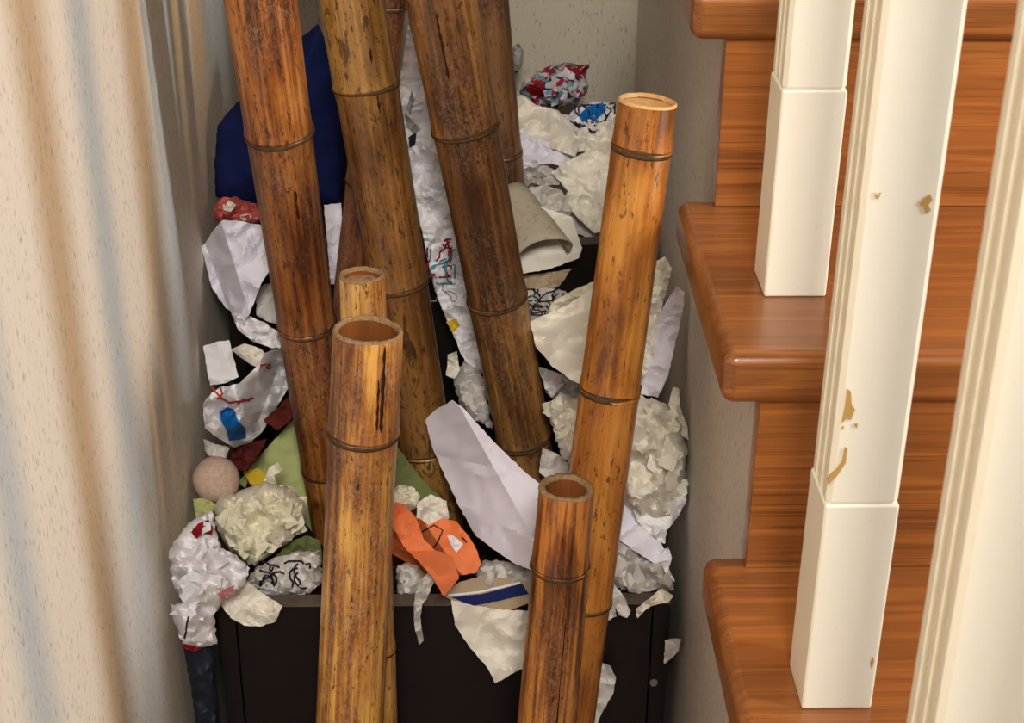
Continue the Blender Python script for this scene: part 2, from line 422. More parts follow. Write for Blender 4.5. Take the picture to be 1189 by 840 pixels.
def crack(info, ang, z0, z1, w=.0011, seed=1):
    """a dark split running along the fibres of a pole"""
    root, rad, ttop, ts = info; R = random.Random(seed); vs = []; n = 14
    for i in range(n+1):
        z = z0+(z1-z0)*i/n; ww = w*(.35+R.random())*(1 if 0 < i < n else .1); da = R.uniform(-.012, .012)
        r = rad(z)*1.0135
        for sgn in (-1, 1):
            th = ang+da+sgn*ww/r; vs.append((r*math.cos(th), r*math.sin(th), z))
    o = mesh_obj('split', vs, [(2*i, 2*i+1, 2*i+3, 2*i+2) for i in range(n)], m_crack, root)
    md = o.modifiers.new('thickness', 'SOLIDIFY'); md.thickness = .0012; md.offset = -1

o1, o2, o3 = (1, 1, 1), (.82, .74, .70), (.62, .52, .48)
mbA = bamboo('bamboo_amber', lin(96, 52, 20), lin(158, 98, 40), lin(196, 140, 70), 1, .25, 1, .02)
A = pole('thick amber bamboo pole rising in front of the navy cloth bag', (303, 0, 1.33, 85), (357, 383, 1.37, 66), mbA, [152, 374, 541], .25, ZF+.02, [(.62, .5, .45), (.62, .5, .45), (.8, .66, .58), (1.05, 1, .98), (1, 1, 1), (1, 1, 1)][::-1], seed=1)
mbB = bamboo('bamboo_olive', lin(92, 60, 24), lin(146, 104, 48), lin(182, 140, 74), 2, .1, .8, .035)
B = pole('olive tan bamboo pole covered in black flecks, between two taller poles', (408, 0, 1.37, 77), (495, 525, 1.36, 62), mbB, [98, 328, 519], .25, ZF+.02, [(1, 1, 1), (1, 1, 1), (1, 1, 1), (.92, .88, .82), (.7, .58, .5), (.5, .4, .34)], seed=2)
mbC = bamboo('bamboo_dusty', lin(84, 52, 24), lin(136, 92, 44), lin(176, 128, 68), 3, .2, 1, .02)
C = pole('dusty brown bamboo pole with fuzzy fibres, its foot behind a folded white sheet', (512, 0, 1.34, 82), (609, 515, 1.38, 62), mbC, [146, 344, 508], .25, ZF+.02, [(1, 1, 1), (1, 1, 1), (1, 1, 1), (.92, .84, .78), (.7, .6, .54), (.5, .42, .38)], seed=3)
mbD = bamboo('bamboo_dark', lin(70, 36, 20), lin(112, 66, 38), lin(140, 92, 56), 4, .4)
D = pole('thin dark brown bamboo pole crossing behind the flecked olive pole', (449, 0, 1.435, 46), (419, 275, 1.445, 48), mbD, [210], .25, -.98, [(1, .85, .8)], seed=4)
mbI = bamboo('bamboo_grey', lin(72, 44, 26), lin(116, 76, 46), lin(138, 100, 66), 9, .25)
I = pole('slim grey brown bamboo pole standing in the rear box behind a curled cardboard', (566, 0, 1.60, 50), (584, 190, 1.61, 46), mbI, [176], .25, ZF+.02, [(.9, .85, .82)], seed=9)
mbE = bamboo('bamboo_pale', lin(112, 68, 26), lin(176, 122, 54), lin(214, 166, 90), 5, .35, 1, .025)
E_ = pole('thin short bamboo stub with a dust filled top, behind a thicker cut pole', (420, 320, 1.192, 53), (437, 840, 1.163, 50), mbE, [610, 750], None, None, [(1, 1, 1)], cap=.005, rim=m_rim, top_cut=True, seed=5)
mbF = bamboo('bamboo_golden', lin(92, 50, 22), lin(170, 108, 42), lin(224, 168, 78), 6, .45, 1, .01)
F_ = pole('golden cut bamboo pole with a hollow mouth and a long split below it', (427, 384, 1.130, 81), (406, 840, 1.112, 79), mbF, [500], None, None, [(1.05, 1, .98), (1, 1, 1)], wall=.075, cap=.075, top_cut=True, seed=6, gap0=.37)
crack(F_, -1.02, F_[2]-.002, F_[2]-.078, .0013, 3)
crack(F_, -1.15, F_[2]-.03, F_[2]-.075, .0007, 4)
mbG = bamboo('bamboo_orange', lin(104, 58, 18), lin(158, 98, 34), lin(196, 136, 58), 7, .08, .7, .015)
G_ = pole('tall glossy orange bamboo pole with a pale closed cut top beside the stairs', (752, 118, 1.190, 69), (656, 840, 1.150, 68), mbG, [171, 453, 694], None, None, [(1.05, .98, .92), (1, .95, .9), (.95, .86, .78), (.8, .66, .56)], wall=.06, cap=.0025, rim=m_rimp, top_cut=True, seed=7)
mbH = bamboo('bamboo_red_brown', lin(62, 32, 14), lin(128, 74, 30), lin(190, 128, 56), 8, .2, 1.3)
H_ = pole('short red brown streaked bamboo pole with thick walled open mouth', (658, 567, 1.092, 65), (634, 840, 1.082, 68), mbH, [655], None, None, [(1, .86, .8), (.95, .9, .86)], wall=.13, cap=.07, top_cut=True, seed=8, gap0=.33)
crack(H_, -.95, H_[2]-.14, H_[2]-.07, .0010, 7); crack(H_, -1.3, H_[2]-.25, H_[2]-.11, .0008, 8)
for info, lst in ((B, ((-1.4, .17, .23), (-1.0, .05, .09), (-1.9, .31, .36), (-1.15, .40, .46))), (C, ((-1.2, .10, .15), (-1.7, .36, .42))), (A, ((-1.2, .52, .55),))):
    for ang, d0, d1 in lst: crack(info, ang, info[2]-.25-d1, info[2]-.25-d0, .0011, int(d0*100))

# ------------------------------------------------------------------ paper
def pip(x, y, poly):
    r = False; j = len(poly)-1
    for i in range(len(poly)):
        xi, yi = poly[i]; xj, yj = poly[j]
        if (yi > y) != (yj > y) and x < (xj-xi)*(y-yi)/(yj-yi)+xi: r = not r
        j = i
    return r
def field(R, bb, cell, amp):
    """continuous facets: random heights on scattered points, linear in between"""
    pts = []; x0, y0, x1, y1 = bb
    y = y0-2*cell
    while y < y1+2*cell:
        x = x0-2*cell
        while x < x1+2*cell:
            pts.append(Vector((x+R.uniform(-.48, .48)*cell, y+R.uniform(-.48, .48)*cell))); x += cell
        y += cell
    out = delaunay_2d_cdt(pts, [], [], 0, 1e-4)
    vs = [Vector((p.x, p.y, R.uniform(-amp, amp))) for p in out[0]]
    t = BVHTree.FromPolygons(vs, [f for f in out[2]])
    def h(x, y):
        hit = t.ray_cast(Vector((x, y, 10)), Vector((0, 0, -1)))
        return hit[0].z if hit[0] else 0
    return h
def outline(R, poly, step, jag):
    out = []; n = len(poly)
    for i in range(n):
        a, b = Vector(poly[i]), Vector(poly[(i+1) % n]); m = max(1, int((b-a).length/step))
        nr = Vector((-(b-a).y, (b-a).x)).normalized()
        for j in range(m):
            p = a.lerp(b, j/m)
            if j: p += nr*R.uniform(-jag, jag)
            out.append(p)
    return out
SHEETS = {}
def mark_rim(me):
    cnt = np.zeros(len(me.edges), int); ei = np.zeros(len(me.loops), int); me.loops.foreach_get('edge_index', ei)
    np.add.at(cnt, ei, 1)
    at_ = me.attributes.get('sharp_edge') or me.attributes.new('sharp_edge', 'BOOLEAN', 'EDGE')
    v = np.zeros(len(me.edges), bool); at_.data.foreach_get('value', v); at_.data.foreach_set('value', v | (cnt < 2))
def surf(name, poly, Y, m, b=-.05, a=0., amp=.004, cell=22, bulge=0., closed=False, seed=None, folds=(), jag=.6, step=3.6, parent=None, smooth=False, fine=.4):
    """poly: outline seen from the photograph's side; Y(u, v): distance into the place; real 3D sheet or hollow wad"""
    seed = seed if seed is not None else int(abs(poly[0][0]*7+poly[0][1]*13)) % 9973
    R = random.Random(seed)
    ol = outline(R, poly, step, jag); pts2 = [(p.x, p.y) for p in ol]
    us = [p[0] for p in pts2]; vs_ = [p[1] for p in pts2]; bb = (min(us), min(vs_), max(us), max(vs_))
    uc, vc = sum(us)/len(us), sum(vs_)/len(vs_)
    h1 = field(R, bb, cell*1.25, amp*.95); ox, oy = R.uniform(0, 500), R.uniform(0, 500)
    def h2(x, y):
        # long curved creases: ridges along the zero lines of two warped noises
        wx = x+6*mnoise.noise(Vector((x/30+oy, y/30, ox))); wy = y+6*mnoise.noise(Vector((x/30, y/30+ox, oy)))
        n1_ = abs(mnoise.noise(Vector((wx/(cell*1.7)+ox, wy/(cell*1.7)+oy, 1.3))))
        n2_ = abs(mnoise.noise(Vector((wx/(cell*.75)+oy, wy/(cell*.75)+ox, 4.1))))
        return amp*(2.6*n1_+fine*3.2*n2_-.9)
    inner = []; y = bb[1]
    A_ = np.array(pts2); B_ = np.roll(A_, -1, 0); D_ = B_-A_; LL = (D_**2).sum(1)+1e-9
    def dist(x, y):
        q = np.array((x, y)); t = np.clip(((q-A_)*D_).sum(1)/LL, 0, 1)
        return math.sqrt((((A_+D_*t[:, None])-q)**2).sum(1).min())
    while y < bb[3]:
        x = bb[0]
        while x < bb[2]:
            px, py = x+R.uniform(-.4, .4)*step, y+R.uniform(-.4, .4)*step
            if pip(px, py, pts2) and dist(px, py) > step*.45: inner.append(Vector((px, py)))
            x += step
        y += step
    for (p, q, k_) in folds:
        p, q = Vector(p), Vector(q); d_ = (q-p).normalized(); L_ = (q-p).length
        inner = [c for c in inner if abs((c-p).cross(d_)) > step*.55]
        s_ = -200.
        while s_ < L_+200:
            c = p+d_*s_
            if pip(c.x, c.y, pts2) and dist(c.x, c.y) > step*.45: inner.append(c)
            s_ += step*.7
    n = len(ol)
    out = delaunay_2d_cdt(ol+inner, [(i, (i+1) % n) for i in range(n)], [], 1, 1e-5)
    P = out[0]; F = [tuple(f) for f in out[2] if len(f) == 3]
    ds = [dist(p.x, p.y) for p in P]; mx = max(max(ds), 1.)
    def Yb(x, y):
        s = Y+a*(x-uc)/100+b*(y-vc)/100
        for (p, q, k) in folds:
            dx, dy = q[0]-p[0], q[1]-p[1]; l = math.hypot(dx, dy)
            sd = (dx*(y-p[1])-dy*(x-p[0]))/l
            if sd > 0: s += k*sd/100
        return s
    uvY = []; back = []
    for p, d in zip(P, ds):
        t = min(1, d/(mx*.85)); pf = math.sqrt(max(0, 1-(1-t)**2))
        y0 = Yb(p.x, p.y); hh = h1(p.x, p.y)+h2(p.x, p.y)
        uvY.append((p.x, p.y, y0-bulge*pf+hh))
        if closed: back.append(y0+bulge*.9*pf+.0006+.7*h1(p.x+31, p.y+17))
    W = [at(*q) for q in uvY]
    cen = sum(W, Vector())/len(W)
    verts = [w-cen for w in W]; faces = list(F)
    # face the camera side
    f0 = F[0]; nn = (W[f0[1]]-W[f0[0]]).cross(W[f0[2]]-W[f0[0]])
    flip = nn.dot(FW) > 0
    if flip: faces = [f[::-1] for f in faces]
    if closed:
        m0 = len(verts); bmap = {}
        for i, (q, yb) in enumerate(zip(uvY, back)):
            if ds[i] < 1e-3: bmap[i] = i
            else: bmap[i] = len(verts); verts.append(at(q[0], q[1], yb)-cen)
        faces += [tuple(bmap[i] for i in f[::-1]) for f in faces]
    o = mesh_obj(name, verts, faces, m, None, smooth)
    if parent is not None: o.parent = parent; o.location = cen-parent.location
    else: o.location = cen
    if not smooth:
        o.data.polygons.foreach_set('use_smooth', [True]*len(o.data.polygons)); o.data.set_sharp_from_angle(angle=math.radians(34 if closed else 17))
        mark_rim(o.data)
    if not closed:
        md = o.modifiers.new('thickness', 'SOLIDIFY'); md.thickness = .0005; md.offset = -1
    SHEETS[o.name] = (BVHTree.FromPolygons([Vector(q) for q in uvY], F), o)
    return o
def fold_parts(o, poly, m, n, size, seed):
    """loose corners and tucks standing off a crumpled thing"""
    R = random.Random(seed); bv = SHEETS[o.name][0]
    us = [p[0] for p in poly]; vv = [p[1] for p in poly]; k = 0; tries = 0
    cu, cv = sum(us)/len(us), sum(vv)/len(vv)
    while k < n and tries < 200:
        tries += 1
        x, y = R.uniform(min(us), max(us)), R.uniform(min(vv), max(vv))
        if not pip(x, y, poly): continue
        s = size*R.uniform(.7, 1.3); a0 = R.uniform(0, 6.28); pl_ = []
        for i in range(R.choice((3, 4, 4, 5))):
            pl_.append((x+s*math.cos(a0+i*6.28/4.4)*R.uniform(.55, 1.1), y+s*math.sin(a0+i*6.28/4.4)*R.uniform(.55, 1.1)))
        pl_ = [q if pip(q[0], q[1], poly) else (q[0]*.45+x*.55, q[1]*.45+y*.55) for q in pl_]
        hit = bv.ray_cast(Vector((x, y, -5)), Vector((0, 0, 1)))
        if hit[0] is None: continue
        gx, gy = R.uniform(-.055, .055), R.uniform(-.055, .055)
        try: surf('fold', pl_, hit[0].z-.003, m, b=gy, a=gx, amp=.0018, cell=10, seed=seed*31+k, parent=o, jag=.8, step=4)
        except Exception: pass
        k += 1
def sheet(label, poly, Y, m=None, cat='paper', name='crumpled_paper', group='crumpled papers in the nook', flaps=0, flap=16, **k):
    k['amp'] = k.get('amp', .004)*1.45
    o = surf(name, poly, Y, m or pw, **k); props(o, label, cat, group)
    if flaps: fold_parts(o, poly, m or pw, flaps, flap, int(poly[0][0]+poly[1][1]*3))
    return o
def wad(label, poly, Y, m=None, bulge=.03, amp=.006, cell=17, **k):
    k.setdefault('name', 'paper_wad')
    us = [p[0] for p in poly]; vv = [p[1] for p in poly]; ar = (max(us)-min(us))*(max(vv)-min(vv))
    if k['name'] == 'paper_wad': k.setdefault('flaps', max(2, min(14, int(ar/900)))); k.setdefault('flap', 9+math.sqrt(ar)*.07)
    k.setdefault('jag', 1.5)
    return sheet(label, poly, Y, m or pc, bulge=bulge, closed=True, amp=amp, cell=cell, **k)
def mark(o, poly, m, name='ink_fold_mark', lift=.0014, step=3.):
    """a patch of ink, paint or fold darkening following the crumpled surface it is on"""
    bv, _ = SHEETS[o.name]; R = random.Random(3)
    ol = outline(R, poly, step, .3); pts = [(p.x, p.y) for p in ol]
    us = [p[0] for p in pts]; vv = [p[1] for p in pts]; inner = []
    y = min(vv)+step*.5
    while y < max(vv):
        x = min(us)+step*.5
        while x < max(us):
            if pip(x, y, pts): inner.append(Vector((x, y)))
            x += step
        y += step
    n = len(ol); out = delaunay_2d_cdt(ol+inner, [(i, (i+1) % n) for i in range(n)], [], 1, 1e-5)
    W = []
    for p in out[0]:
        hit = bv.ray_cast(Vector((p.x, p.y, -5)), Vector((0, 0, 1)))
        if hit[0] is None:
            nr = bv.find_nearest(Vector((p.x, p.y, 1.3))); yy = nr[0].z
        else: yy = hit[0].z
        W.append(at(p.x, p.y, yy-lift)-o.location)
    if not out[2]: return
    c = mesh_obj(name, W, [tuple(f) for f in out[2]], m, o)
    return c
def stroke(o, pts, w, m, name='ink_line', lift=.0012):
    L, Rr = [], []
    for i, p in enumerate(pts):
        a = pts[max(0, i-1)]; b = pts[min(len(pts)-1, i+1)]; d = Vector((b[0]-a[0], b[1]-a[1])).normalized()
        L.append((p[0]-d.y*w/2, p[1]+d.x*w/2)); Rr.append((p[0]+d.y*w/2, p[1]-d.x*w/2))
    return mark(o, L+Rr[::-1], m, name, lift, 3.)
def scribble(o, bb, n, w, m, seed=1):
    R = random.Random(seed)
    for i in range(n):
        x, y = R.uniform(bb[0], bb[2]), R.uniform(bb[1], bb[3]); pts = [(x, y)]; an = R.uniform(0, 6.28)
        for j in range(5):
            an += R.uniform(-1.0, 1.0); x = min(bb[2], max(bb[0], x+math.cos(an)*6)); y = min(bb[3], max(bb[1], y+math.sin(an)*6))
            if (x, y) != pts[-1]: pts.append((x, y))
        if len(pts) > 2:
            try: stroke(o, pts, w, m)
            except Exception: pass

# --- added scraps under the papers, gap shade put into their dark colour
a = M('gap_shade_scraps', .8, .2); n1 = a.noise(a.coord(), 38, 3); n2 = a.noise(a.coord((1, 1, 1), (4, 2, 1)), 55, 3)
c = a.mix(a.ramp(n1, [(.48, K), (.56, WT)]), lin(26, 20, 22), lin(58, 24, 22))
a.color(a.mix(a.ramp(n2, [(.62, K), (.66, WT)]), c, lin(86, 80, 78))); m_scraps = a.m
def heap(label, x0, x1, y0, y1, zf, zbot, seed):
    NX, NY = 70, 50; vs = []; fs = []
    for j in range(NY+1):
        for i in range(NX+1):
            x = x0+(x1-x0)*i/NX; y = y0+(y1-y0)*j/NY
            q = Vector((x*38+seed, y*38, seed)); q2 = Vector((x*95, y*95+seed, 2.))
            vs.append((x, y, zf(x, y)-.016+.022*abs(mnoise.noise(q))+.010*abs(mnoise.noise(q2))))
    for j in range(NY):
        for i in range(NX): k = j*(NX+1)+i; fs.append((k, k+1, k+NX+2, k+NX+1))
    ring = [i for i in range(NX+1)]+[j*(NX+1)+NX for j in range(1, NY+1)]+[NY*(NX+1)+i for i in range(NX-1, -1, -1)]+[j*(NX+1) for j in range(NY-1, 0, -1)]
    b0 = len(vs); vs += [(vs[k][0], vs[k][1], zbot) for k in ring]; n = len(ring)
    fs += [(ring[t], b0+t, b0+(t+1) % n, ring[(t+1) % n]) for t in range(n)]+[tuple(range(b0+n-1, b0-1, -1))]
    o = mesh_obj('paper_scraps', vs, fs, m_scraps, None, True); o.data.set_sharp_from_angle(angle=math.radians(28))
    return props(o, label, 'scraps', kind='stuff')
def interp(x, pts):
    for (a0, b0), (a1, b1) in zip(pts, pts[1:]):
        if x <= a1: return b0+(b1-b0)*max(0, (x-a0)/(a1-a0))
    return pts[-1][1]
heap('added crumpled scraps with gap shade in their colour, packed beneath the papers inside the open front box', at(253, 720, YF).x+.018, at(778, 720, YF).x-.018, YF+.018, 1.482,
     lambda x, y: interp(y, [(1.21, -.925), (1.30, -.925), (1.42, -.920), (1.485, -.900)])+max(0, min(1, (x-.05)/.10))*.08*min(1, (y-1.2)/.05), ZF+.02, 3.)
heap('added crumpled scraps with gap shade in their colour, packed beneath the tissues inside the taller rear box', -.244, .164, 1.530, 1.842, lambda x, y: -.69+(y-1.53)*.16, ZF+.02, 8.)

# --- rear box: back of the heap
bag = sheet('dark navy cloth bag slumped upright against the wall behind the amber pole', [(250, 228), (249, 190), (252, 148), (262, 133), (285, 108), (318, 72), (354, 40), (369, 28), (380, 50), (394, 120), (400, 190), (396, 238), (345, 243), (300, 243), (268, 238)], 1.585, m_navy, cat='bag', name='cloth_bag', group='bags in the nook', bulge=.035, closed=True, amp=.004, cell=34, fine=.15, b=-.01, smooth=True)
wad('pink and white crumpled tissue tucked under the navy bag', [(249, 238), (256, 230), (272, 228), (290, 234), (304, 240), (306, 256), (280, 262), (262, 258), (248, 256)], 1.525, ppink, .018, .008, 12, flaps=5, flap=9)
w = bpy.data.objects[[k for k in SHEETS if k.startswith('paper_wad')][0]]
for pl_ in ([(258, 236), (266, 232), (274, 238), (268, 246), (260, 244)], [(278, 250), (290, 248), (292, 254), (282, 257)]): mark(w, pl_, pc, 'white_patch', .004)
w = wad('red white and teal printed fabric wad against the back wall', [(603, 108), (607, 96), (621, 86), (640, 76), (655, 73), (672, 76), (684, 74), (681, 90), (682, 108), (672, 118), (655, 124), (630, 126), (610, 122)], 1.775, m_print, .03, .011, 15, jag=2.2, flaps=6, flap=13, cat='fabric', name='fabric_wad', group='printed scraps')
mark(w, [(655, 76), (683, 75), (680, 85), (664, 90), (655, 84)], pdred); mark(w, [(610, 100), (622, 95), (632, 98), (630, 110), (616, 112)], pdred)
w = sheet('white printed scrap with bold blue and black stripes below the fabric wad', [(655, 140), (668, 126), (690, 118), (712, 120), (718, 130), (712, 140), (695, 150), (680, 156), (664, 150)], 1.735, pw, amp=.007, cell=14, b=-.1)
mark(w, [(672, 134), (682, 124), (700, 119), (704, 128), (692, 140), (684, 138), (676, 142)], pblue)
for i in range(4): stroke(w, [(662+i*5, 140+i*1.5), (672+i*5, 148+i*1.5), (680+i*4, 154)], 2, pblack)
stroke(w, [(690, 146), (702, 140), (710, 128), (704, 124)], 2.2, pblack); scribble(w, (668, 122, 704, 142), 8, 2.0, pnavy, 21); scribble(w, (690, 120, 714, 146), 4, 1.6, pblack, 22)
sheet('tiny dark grey scrap stuck by the back wall beside the slim pole', [(594, 56), (602, 50), (608, 58), (606, 76), (600, 88), (595, 82)], 1.80, pdg, b=0, amp=.003, cell=8, bulge=.006, closed=True)
sheet('off white crumpled sheet with a jagged lower edge below the fabric wad', [(598, 112), (606, 110), (622, 122), (648, 128), (664, 146), (673, 168), (668, 182), (640, 172), (612, 160), (598, 150)], 1.70, pc, amp=.008, cell=20, b=-.12)
sheet('white folded paper beneath the jagged sheet, right of the slim pole', [(600, 152), (618, 158), (648, 170), (668, 182), (664, 196), (640, 190), (618, 192), (602, 200)], 1.665, pl, amp=.006, cell=18, b=-.1)
sheet('small white torn scrap between the slim pole and the tissue sheets', [(602, 190), (622, 186), (642, 196), (650, 214), (632, 216), (618, 212), (606, 222)], 1.645, pg, amp=.008, cell=12, b=-.1)
sheet('off white tissue corner behind the top of the orange pole', [(664, 152), (690, 144), (716, 138), (720, 190), (704, 196), (688, 176), (668, 176)], 1.70, pc, amp=.008, cell=16, b=-.1)
sheet('broad grey white sheet spread beneath the tissues on the rear box', [(596, 118), (640, 130), (680, 138), (722, 150), (716, 200), (706, 262), (690, 280), (650, 262), (612, 244), (596, 225)], 1.692, pg, amp=.005, cell=24, b=-.11)
sheet('large off white tissue with a pointed lower corner left of the orange pole', [(640, 200), (660, 186), (690, 172), (706, 182), (714, 200), (700, 268), (690, 271), (670, 252), (652, 232), (660, 222)], 1.615, pc, amp=.007, cell=18, b=-.08)
sheet('grey white sheet lying under the pointed tissue beside the cardboard', [(606, 222), (632, 214), (652, 222), (664, 242), (660, 256), (640, 252), (620, 240)], 1.60, pg, amp=.005, cell=16, b=-.08)
sheet('flat white sheet with a straight cut corner under the cardboard curl', [(600, 236), (628, 240), (664, 252), (676, 288), (672, 300), (640, 312), (608, 318), (596, 290)], 1.492, pc, amp=.002, cell=30, b=-.02)
sheet('grey brown strip of paper below the cut white sheet', [(600, 320), (640, 316), (664, 312), (650, 332), (625, 340), (605, 338)], 1.50, ptan, amp=.004, cell=16)
# rolled cardboard
S0, S1 = at(588, 228, 1.53), at(630, 298, 1.462)
axd = (S1-S0).normalized(); sx = (Vector((1, 0, 0))-axd*axd.x).normalized(); sz = sx.cross(axd)
if sz.z < 0: sz = -sz
vs, fs = [], []; NA = 20; NL = 8
R = random.Random(11)
for i in range(NL+1):
    t = i/NL; c = S0.lerp(S1, t); rr = .020+.008*t
    for j in range(NA+1):
        an = math.radians(-18+(218-(1-t)*30)*j/NA); q = rr*(1+.10*math.sin(an*2+1)+.02*R.uniform(-1, 1))
        vs.append(c-S0+sx*(q*1.05*math.cos(an))+sz*(q*1.0*math.sin(an))+axd*(.004*math.sin(j*.35)*t))
for i in range(NL):
    for j in range(NA): fs.append((i*(NA+1)+j, i*(NA+1)+j+1, (i+1)*(NA+1)+j+1, (i+1)*(NA+1)+j))
o = mesh_obj('cardboard_curl', vs, fs, pcard, None, True); o.location = S0
md = o.modifiers.new('thickness', 'SOLIDIFY'); md.thickness = .0016
props(o, 'grey beige cardboard curled into an open arch beside the dusty pole', 'cardboard')

# --- between the poles
w = sheet('tall creased white sheet standing between the flecked and the dusty pole', [(474, 28), (486, 62), (500, 110), (520, 200), (545, 300), (560, 400), (562, 436), (540, 420), (524, 384), (505, 338), (484, 240), (462, 180), (462, 110), (468, 70)], 1.49, pw, amp=.007, cell=17, b=-.02)
for pl_, mm in (([(478, 104), (481, 118), (476, 134), (472, 126)], pdg), ([(470, 132), (488, 150), (482, 156), (472, 148)], pdg), ([(474, 160), (484, 152), (482, 168), (476, 172)], pblack)): mark(w, pl_, mm)  # grey and black patches: the sheet's darker folds put into colour
scribble(w, (496, 278, 524, 322), 12, 2.2, pdred, 5); scribble(w, (500, 276, 528, 330), 8, 2, pteal, 8); scribble(w, (500, 320, 530, 350), 5, 1.6, pdg, 9)
mark(w, [(518, 374), (530, 370), (534, 378), (526, 386)], pyel)
sheet('narrow off white scrap wedged low between two leaning poles', [(520, 412), (530, 408), (534, 430), (528, 440), (518, 436)], 1.44, pc, amp=.004, cell=12)
wad('grey white crumple at the foot of the tall creased sheet', [(526, 440), (540, 418), (556, 424), (566, 460), (572, 500), (550, 486), (534, 470)], 1.43, pg, .012, .005, 14)
sheet('white strip of paper glimpsed between the amber pole and the thin dark pole', [(376, 238), (396, 236), (400, 330), (384, 330)], 1.50, pl, amp=.003, cell=20, b=-.02)

# --- left side of the heap
w = sheet('large white folded paper with a pointed tip against the left wall', [(234, 288), (246, 270), (258, 256), (280, 257), (304, 262), (314, 312), (304, 328), (290, 364), (284, 372), (262, 358), (246, 334), (240, 312)], 1.442, pl, amp=.0055, cell=26, b=-.03, folds=(((256, 256), (290, 365), .20), ((244, 300), (262, 350), -.2)))
sheet('white twisted paper neck below the pointed folded paper', [(268, 362), (286, 366), (306, 374), (326, 388), (332, 404), (314, 404), (292, 396), (276, 382)], 1.430, pw, amp=.006, cell=11)
sheet('grey white paper tab behind the twisted neck', [(297, 334), (316, 328), (330, 340), (334, 380), (312, 374), (298, 366)], 1.475, pg, amp=.003, cell=18)
sheet('small white rectangular note card with rough edges on the left wall side', [(236, 402), (252, 397), (266, 395), (270, 412), (277, 438), (262, 445), (244, 448), (240, 428)], 1.425, pw, amp=.002, cell=22, b=-.02)
sheet('rolled off white strip curling over the blue painted paper', [(268, 406), (284, 399), (304, 406), (312, 418), (300, 428), (286, 420)], 1.405, pc, amp=.004, cell=12, bulge=.006)
w = sheet('white drawing paper with a blue paint blob and red lines', [(236, 470), (246, 456), (256, 450), (278, 446), (296, 428), (308, 410), (326, 404), (336, 430), (334, 452), (318, 478), (304, 502), (290, 514), (272, 520), (252, 508), (238, 498)], 1.375, pw, amp=.0065, cell=20, b=-.04, folds=(((330, 410), (290, 515), -.12), ((252, 500), (300, 430), .10)))
mark(w, [(256, 478), (264, 473), (272, 476), (276, 488), (285, 498), (286, 508), (278, 511), (266, 512), (262, 498), (256, 488)], pblue, 'paint_blob', .004)
stroke(w, [(246, 450), (256, 462), (266, 468), (284, 466), (294, 462)], 2.4, pink_red); stroke(w, [(252, 464), (258, 458), (256, 450)], 2.2, pink_red)
stroke(w, [(276, 470), (282, 464), (290, 466)], 2, pink_red); scribble(w, (303, 416, 314, 428), 3, 2, pink_red, 2)
sheet('dark maroon paper corner under the drawing paper', [(306, 488), (326, 470), (338, 456), (346, 470), (336, 490), (322, 500)], 1.405, pmaroon, amp=.004, cell=14)
sheet('dark maroon crumple at the left end of the green sheet', [(270, 522), (290, 514), (310, 510), (300, 530), (284, 548), (268, 540)], 1.385, pmaroon, amp=.006, cell=11)
sheet('grey white curl beside the beige ball', [(236, 510), (250, 516), (266, 520), (262, 532), (246, 532), (238, 524)], 1.36, pg, amp=.005, cell=10)
w = sheet('pale green folded sheet rising to a corner behind the amber pole', [(276, 560), (300, 532), (340, 487), (372, 492), (372, 620), (350, 618), (318, 596)], 1.425, pgreen, amp=.003, cell=30, b=-.03)
sheet('small bright yellow paper on the green folded sheet', [(282, 548), (300, 544), (310, 552), (306, 566), (290, 562)], 1.395, pyel, amp=.002, cell=14)
sheet('cream torn scrap sticking up behind the cream tissue wad', [(306, 560), (312, 544), (322, 537), (328, 546), (318, 552), (322, 564), (340, 566), (346, 580), (316, 580)], 1.335, pcream, amp=.004, cell=10)
w = wad('large cream tissue wad of fine wrinkles near the beige ball', [(246, 590), (256, 576), (276, 572), (290, 566), (308, 560), (334, 566), (352, 580), (357, 592), (350, 618), (330, 634), (312, 646), (296, 658), (282, 652), (266, 638), (252, 616)], 1.290, pcream, .030, .0065, 11)
sheet('green scrap peeking out below the beige ball', [(224, 580), (240, 578), (250, 586), (244, 600), (228, 604)], 1.30, pgreen, amp=.003, cell=12)
w = wad('crumpled white paper with a dark red spot hanging over the box corner', [(196, 640), (208, 622), (218, 608), (230, 600), (246, 594), (250, 612), (256, 636), (274, 644), (290, 660), (286, 676), (272, 692), (258, 698), (248, 716), (252, 748), (234, 752), (212, 748), (206, 730), (200, 716), (198, 702), (212, 700), (200, 676)], 1.170, pw, .018, .010, 20, b=-.02, flaps=9, flap=17)
mark(w, [(222, 618), (230, 608), (242, 604), (247, 612), (246, 622), (236, 620), (228, 626)], pdred, 'paint_spot', .005); mark(w, [(252, 690), (262, 684), (272, 680), (270, 690), (256, 696)], pink_ink)
stroke(w, [(219, 716), (217, 724), (216, 734), (214, 742)], 2.2, pblack); mark(w, [(212, 748), (224, 750), (234, 753), (226, 757), (216, 755)], pdred)
sheet('torn white flap lying over the front rim of the dark box', [(254, 700), (270, 692), (288, 676), (306, 690), (328, 704), (320, 722), (302, 728), (284, 727), (268, 718)], 1.186, pc, amp=.004, cell=18, b=-.01)
w = wad('dusty grey crumpled newspaper inside the box behind the rim', [(282, 680), (296, 660), (318, 648), (346, 640), (372, 640), (374, 676), (356, 692), (330, 694), (304, 692)], 1.245, pnews, .014, .007, 13)
scribble(w, (300, 652, 360, 688), 12, 2.4, pblack, 4)
sheet('olive green paper scrap behind the grey newspaper', [(318, 650), (336, 630), (356, 622), (372, 628), (374, 648), (350, 646)], 1.285, polive, amp=.004, cell=14)

